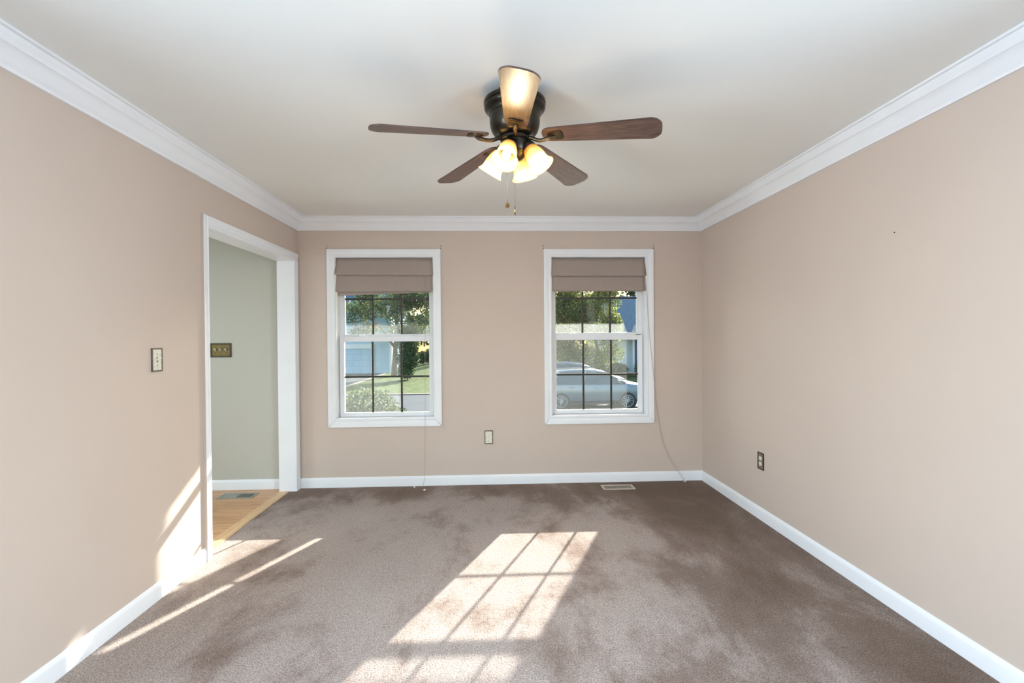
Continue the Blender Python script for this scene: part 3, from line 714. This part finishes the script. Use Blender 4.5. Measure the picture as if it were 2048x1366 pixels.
# foliage
def leaves(b, blobs, n, size, seed, down=0):
    rnd = random.Random(seed); tot = sum(r[1]**2 for r in blobs)
    for (c, r, sq) in blobs:
        for _ in range(int(n*r*r/tot)):
            while True:
                d = Vector((rnd.gauss(0, 1), rnd.gauss(0, 1), rnd.gauss(0, 1)))
                if d.length > .01: break
            d.normalize(); rr = r*(rnd.random()**.38)
            p = Vector(c)+Vector((d.x*rr, d.y*rr, d.z*rr*sq))
            u = Vector((rnd.gauss(0, 1), rnd.gauss(0, 1), rnd.gauss(0, 1)-down)).normalized(); v = u.orthogonal().normalized()
            v = Matrix.Rotation(rnd.uniform(0, 6.28), 4, u) @ v
            s = size*rnd.uniform(.6, 1.3); w = v.cross(u)*s*.36
            vs2 = [b.bm.verts.new(p), b.bm.verts.new(p+u*s*.45+w), b.bm.verts.new(p+u*s), b.bm.verts.new(p+u*s*.45-w)]
            b.bm.faces.new(vs2)
def tree(name, label, cat, loc, blobs, n, size, mat, trunk, seed, group=None):
    t = empty(name, loc); tag(t, label, cat, group)
    tb = MB()
    for pts, rad in trunk: tb.tube(pts, rad, 8)
    tb.build('trunk', M['bark'], t, smooth=True)
    b = MB(); leaves(b, blobs, n, size, seed)
    b.build('foliage', mat, t, recalc=False)
    return t
rnd = random.Random(3)
bl1 = [((rnd.uniform(-3.6, 3.6), rnd.uniform(-1.6, 1.6), rnd.uniform(3.9, 7.4)), rnd.uniform(.7, 1.35), .8) for _ in range(26)]
bl1 += [((-2.7, 0, 3.35), .7, .7), ((-1.9, .2, 3.7), .8, .7), ((2.2, 0, 3.4), .8, .8), ((3.3, -.3, 3.6), .8, .9), ((.4, .4, 3.5), .9, .6)]
tr1 = [([(0, 0, -.2), (.1, 0, 1.5), (.2, .1, 3.2), (.3, .2, 6)], [.24, .20, .17, .07]), ([(.1, 0, 2.2), (-1.0, .1, 3.8), (-2.5, .2, 5)], [.12, .08, .04]), ([(.2, 0, 2.4), (1.4, -.1, 4), (2.8, 0, 5.3)], [.12, .08, .04])]
tree('maple_tree', 'broad tree with green and orange leaves before the pale house', 'tree', (-7.6, 38, gz(-7.6, 38)), bl1, 20000, .165, M['leaf_green'], tr1, 11)
rnd = random.Random(5)
bl2 = [((rnd.uniform(-2.2, 2.1), rnd.uniform(-1.2, 1.2), rnd.uniform(1.5, 6.4)), rnd.uniform(.5, .9), .9) for _ in range(70)]
bl2 += [((2.3, 0, 3.0), .35, .9), ((2.2, -.2, 3.9), .4, .8), ((1.3, -.3, 1.6), .6, .9), ((1.9, -.3, 2.3), .4, .9)]
tr2 = [([(1.6, 0, -.2), (1.5, 0, 1.0), (1.0, 0, 2.4), (.4, 0, 4.5)], [.13, .11, .09, .04]), ([(1.55, 0, .4), (1.9, 0, 1.6), (2.0, 0, 3.2)], [.08, .06, .03]), ([(1.3, 0, 1.6), (-.3, 0, 3), (-1.6, .2, 4.6)], [.07, .05, .03])]
tree('pear_tree', 'leafy yellow-green tree with a reddish trunk behind the parked cars', 'tree', (5.35, 29, gz(5.35, 29)), bl2, 52000, .12, M['leaf_autumn'], tr2, 12)
# shrubs
def shrub(label, loc, blobs, n, size, mat, seed, name='shrub', group=None):
    b = MB(); leaves(b, blobs, n, size, seed)
    t = empty(name, loc); tag(t, label, 'shrub', group)
    b.build('foliage', mat, t, recalc=False)
    MB().tube([(0, 0, -.1), (.03, 0, blobs[0][0][2])], [.05, .02], 6).build('stem', M['bark'], t)
    return t
shrub('rounded green shrub just outside the window nearer the doorway', (-2.18, 8.6, gz(-2.18, 8.6)),
      [((0, 0, .92), .58, .8), ((-.5, .05, .92), .5, .85), ((.36, 0, .72), .46, .8), ((-.95, 0, .75), .5, .8), ((.1, .1, .45), .7, .6), ((.55, 0, .45), .42, .9)], 26000, .047, M['leaf_bush'], 21)
shrub('tall drooping evergreen shrub beside the pale house', (-5.95, 34.5, gz(-5.95, 34.5)),
      [((0, 0, 1.5), .75, 1.0), ((.1, 0, 2.4), .75, 1), ((-.1, 0, .65), .6, .95), ((.35, 0, 1.4), .5, 1.2), ((.2, .1, 3.2), .6, 1)], 11000, .13, M['leaf_dark'], 22)
for i, (x, y, w, h, lab) in enumerate(((-6.6, 52, 1.6, 1.5, 'low dark hedge at the top of the lawn, beside the drooping evergreen'), (-3.0, 53, 1.7, 1.7, 'dark hedge further right along the top of the lawn'),
                         (11.2, 34.2, .95, 1.3, 'clipped dark shrub under the window of the blue-roofed house'), (8.9, 34.4, .8, 1.2, 'bushy shrub at the pale corner of the blue-roofed house'), (7.2, 36, 1.1, 1.6, 'loose shrub behind the leafy yellow-green tree'))):
    shrub(lab, (x, y, gz(x, y)), [((0, 0, h*.55), w*.55, .85), ((-w*.5, 0, h*.45), w*.5, .8), ((w*.5, 0, h*.45), w*.5, .8)], 2600, .2, M['leaf_dark'], 40+i)
for i, (x, y, h, lab) in enumerate(((-3.2, 62, 7.5, 'distant green tree behind the lawn, left of the others'), (1.2, 57, 8, 'distant green tree behind the leafy yellow-green tree'), (7.4, 66, 8.5, 'distant tree rising behind the parked cars'), (-9.6, 60, 8, 'distant tree behind the corner of the pale house'), (15.4, 52, 9.0, 'distant tree showing above the blue roof'))):
    r2 = random.Random(70+i)
    bb = [((r2.uniform(-2.4, 2.4), r2.uniform(-1, 1), r2.uniform(.28, .95)*h), r2.uniform(.9, 1.6), .85) for _ in range(18)]
    tree('background_tree', lab, 'tree', (x, y, gz(x, y)), bb, 5200, .36, M['leaf_far'], [([(0, 0, -.2), (.1, 0, h*.8)], [.22, .06])], 80+i, 'distant trees beyond the lawns')

# houses
ha = empty('house', (-15, 46, GZ)); tag(ha, 'pale blue-white sided house with a garage door across the street', 'house')
LAP = [(0, 0)] + [q for k in range(46) for q in ((.022, k*.13+.002), (.004, k*.13+.128))]
hw_ = MB().box(-26, -8.6, 42.03, 50, GZ-.2, GZ+6)
hw_.sweep(LAP, (-26, 42.03, GZ), (-8.6, 42.03, GZ), (0, -1, 0), closed=False)
at(ha, hw_.build('wall', M['siding_pale'], ha))
gd = MB().box(-15.6, -10.3, 41.95, 42.0, GZ, GZ+2.12)
for r in range(4):
    for q in range(7): gd.box(-15.52+q*.75, -14.86+q*.75, 41.925, 41.96, GZ+.06+r*.53, GZ+.47+r*.53, .015)
at(ha, gd.build('garage_door', M['garage'], ha))
gt = MB().box(-15.85, -10.05, 41.86, 42.0, GZ+2.12, GZ+2.50).box(-10.3, -10.05, 41.86, 42.0, GZ, GZ+2.12).box(-15.85, -15.6, 41.86, 42.0, GZ, GZ+2.12)
at(ha, gt.build('garage_trim', M['porch'], ha))
at(ha, MB().box(-8.75, -8.55, 41.95, 42.1, GZ, GZ+6).build('corner_board', M['porch'], ha))
rf = MB().poly([(-26.6, 41.4, GZ+5.9), (-8.0, 41.4, GZ+5.9), (-8.0, 46, GZ+8.6), (-26.6, 46, GZ+8.6), (-26.6, 50.6, GZ+5.9), (-8.0, 50.6, GZ+5.9), (-26.6, 46, GZ+5.9), (-8, 46, GZ+5.9)], [(0, 1, 2, 3), (3, 2, 5, 4), (0, 4, 5, 1), (0, 3, 4), (1, 5, 2)])
at(ha, rf.build('roof', M['roof'], ha))
hb = empty('house', (15, 40, GZ)); tag(hb, 'house with a large blue-grey roof seen through the window nearer the right wall', 'house')
at(hb, MB().box(9.0, 24, 36, 46, GZ-.2, GZ+3.2).build('wall', M['siding_grey'], hb))
at(hb, MB().box(10.55, 24, 35.6, 36.02, GZ-.2, GZ+3.2).build('navy_wall', M['siding_navy'], hb))
hw = MB(); frame_ring(hw, 10.9, 11.9, GZ+1.2, GZ+2.75, .09, .09, .09, .09, 35.52, 35.62); hw.box(10.99, 11.81, 35.54, 35.6, GZ+1.93, GZ+2.02)
hw = at(hb, hw.build('window_frame', M['porch'], hb))
pn_ = MB().box(10.95, 11.85, 35.57, 35.598, GZ+1.25, GZ+2.7).build('window_glass', M['ext_glass'], hw)
at(hb, MB().box(10.45, 10.6, 35.55, 36.05, GZ, GZ+3.2).build('corner_board', M['porch'], hb))
rb = MB().poly([(8.2, 34.9, GZ+2.95), (24.8, 34.9, GZ+2.95), (24.8, 41, GZ+6.42), (8.2, 41, GZ+6.42), (8.2, 47.1, GZ+2.95), (24.8, 47.1, GZ+2.95)], [(0, 1, 2, 3), (3, 2, 5, 4), (0, 4, 5, 1), (0, 3, 4), (1, 5, 2)])
at(hb, rb.build('roof', M['roof'], hb))

# ------------------------------------------------------------------ cars (facing +x; y = 0 is the centre line, near side at y = -.92)
def car(loc, paint, label, rails=False):
    c = empty('car', loc); tag(c, label, 'car')
    # stations: x, bottom z, belt z, half width
    st = [(-2.30, .55, .95, .70), (-2.22, .38, 1.06, .84), (-1.9, .30, 1.10, .91), (-1.0, .27, 1.09, .93), (0, .26, 1.07, .93), (.9, .27, 1.04, .93), (1.35, .28, 1.06, .92), (1.75, .30, 1.00, .90), (2.10, .33, .92, .84), (2.32, .40, .80, .70), (2.38, .48, .68, .60)]
    b = MB(); rings = []
    for x, zb, zt_, hw_ in st:
        pr = [(hw_*.80, zb), (hw_*.97, zb+.10), (hw_, zb+(zt_-zb)*.45), (hw_*.985, zb+(zt_-zb)*.75), (hw_*.93, zt_), (hw_*.72, zt_+.035), (0, zt_+.05)]
        rg = [b.bm.verts.new((x, -y, z)) for y, z in pr] + [b.bm.verts.new((x, y, z)) for y, z in pr[-2::-1]]
        rings.append(rg)
    for r0, r1 in zip(rings, rings[1:]):
        n = len(r0)
        for i in range(n): b.bm.faces.new((r0[i], r0[(i+1) % n], r1[(i+1) % n], r1[i]))
    b.bm.faces.new(rings[0]); b.bm.faces.new(rings[-1][::-1])
    b.build('body', paint, c, smooth=35)
    # cabin: glass block with a painted roof and pillars
    cab = [(-2.12, 1.07), (-1.85, 1.45), (-1.35, 1.58), (-.6, 1.62), (.1, 1.59), (.45, 1.52), (1.28, 1.10)]
    g = MB(); rr_ = []
    for x, z in cab:
        hi = .90 - .22*(z-1.05)/.55; lo = .905
        rr_.append([g.bm.verts.new((x, -lo, 1.03)), g.bm.verts.new((x, -hi, z-.03)), g.bm.verts.new((x, -hi*.8, z-.01)), g.bm.verts.new((x, hi*.8, z-.01)), g.bm.verts.new((x, hi, z-.03)), g.bm.verts.new((x, lo, 1.03))])
    for r0, r1 in zip(rr_, rr_[1:]):
        for i in range(6): g.bm.faces.new((r0[i], r0[(i+1) % 6], r1[(i+1) % 6], r1[i]))
    g.bm.faces.new(rr_[0]); g.bm.faces.new(rr_[-1][::-1])
    g.build('window_glass', M['ext_glass'], c, smooth=30)
    rf_ = MB(); rows = []
    for x, z in ((-1.95, 1.34), (-1.80, 1.48), (-1.35, 1.60), (-.6, 1.64), (.1, 1.61), (.48, 1.53)):
        hi = .91 - .22*(z-1.05)/.55
        rows.append([rf_.bm.verts.new((x, y, zz)) for y, zz in ((-hi, z-.10), (-hi*.99, z-.035), (-hi*.8, z), (0, z+.012), (hi*.8, z), (hi*.99, z-.035), (hi, z-.10))])
    for r0, r1 in zip(rows, rows[1:]):
        for i in range(6): rf_.bm.faces.new((r0[i], r0[i+1], r1[i+1], r1[i]))
    thick(rf_.build('roof_panel', paint, c, smooth=True), .02)
    for s in (-1, 1):
        for pp, pr_ in (([(.46, s*.735, 1.49), (.85, s*.80, 1.31), (1.30, s*.885, 1.07)], [.04, .035, .04]), ([(-.35, s*.72, 1.57), (-.42, s*.905, 1.06)], .04), ([(-1.45, s*.74, 1.52), (-1.75, s*.88, 1.10)], [.06, .13])):
            MB().tube(pp, pr_, 8).build('pillar', paint, c, smooth=True)
        if rails: MB().tube([(-1.6, s*.56, 1.66), (-.6, s*.58, 1.70), (.2, s*.58, 1.66)], .018, 6).build('roof_rail', M['chrome'], c)
        mi = MB().box(.92, 1.08, s*1.03-.09, s*1.03+.09, 1.08, 1.22, .03)
        mi.build('mirror', paint, c)
        for hx in (-1.05, .0):
            MB().tube([(hx, s*.935, .93), (hx+.11, s*.955, .935), (hx+.22, s*.935, .935)], .014, 6).build('door_handle', M['chrome'], c)
        MB().poly([(1.80, s*.885, .86), (2.18, s*.80, .80), (2.30, s*.72, .70), (2.05, s*.86, .74)], [(0, 1, 2, 3)]).build('headlight', M['chrome'], c)
        MB().tube([(-1.0, s*.915, .33), (.95, s*.915, .33)], .03, 6).build('side_sill', M['tyre'], c)
        for wx in (-1.36, 1.36):
            wz = MB().lathe([(.20, -.11), (.30, -.115), (.345, -.09), (.35, 0), (.345, .09), (.30, .115), (.20, .11)], 32, Matrix.Translation((wx, s*.83, .35)) @ Matrix.Rotation(PI/2, 4, 'X'), caps=False).build('wheel', M['tyre'], c, smooth=40)
            MB().lathe([(0, -.04), (.37, -.04), (.41, -.02), (.41, .06), (0, .06)], 28, Matrix.Translation((wx, s*.80, .37)) @ Matrix.Rotation(PI/2, 4, 'X')).build('wheel_arch', M['tyre'], c)
            rm = MB(); yy = s*(.83+.085)
            rm.lathe([(.20, -.03), (.235, -.03), (.245, .03), (.225, .03)], 28, Matrix.Translation((wx, yy, .35)) @ Matrix.Rotation(PI/2, 4, 'X'), caps=False)
            rm.lathe([(0, -.02), (.045, -.02), (.045, .02), (0, .02)], 14, Matrix.Translation((wx, yy, .35)) @ Matrix.Rotation(PI/2, 4, 'X'))
            for q in range(10):
                a = 2*PI*q/10
                rm.tube([(wx+.03*math.cos(a), yy, .35+.03*math.sin(a)), (wx+.23*math.cos(a), yy, .35+.23*math.sin(a))], [.014, .018], 6)
            rm.build('rim', M['rim'], wz)
    return c
car((4.18, 20.5, GZ), M['paint_silver'], 'silver-blue parked car seen side-on through the window nearer the right wall')
car((4.25, 23.9, GZ+.02), M['paint_dark'], 'dark car parked behind the silver-blue car, only its roof showing', rails=True)
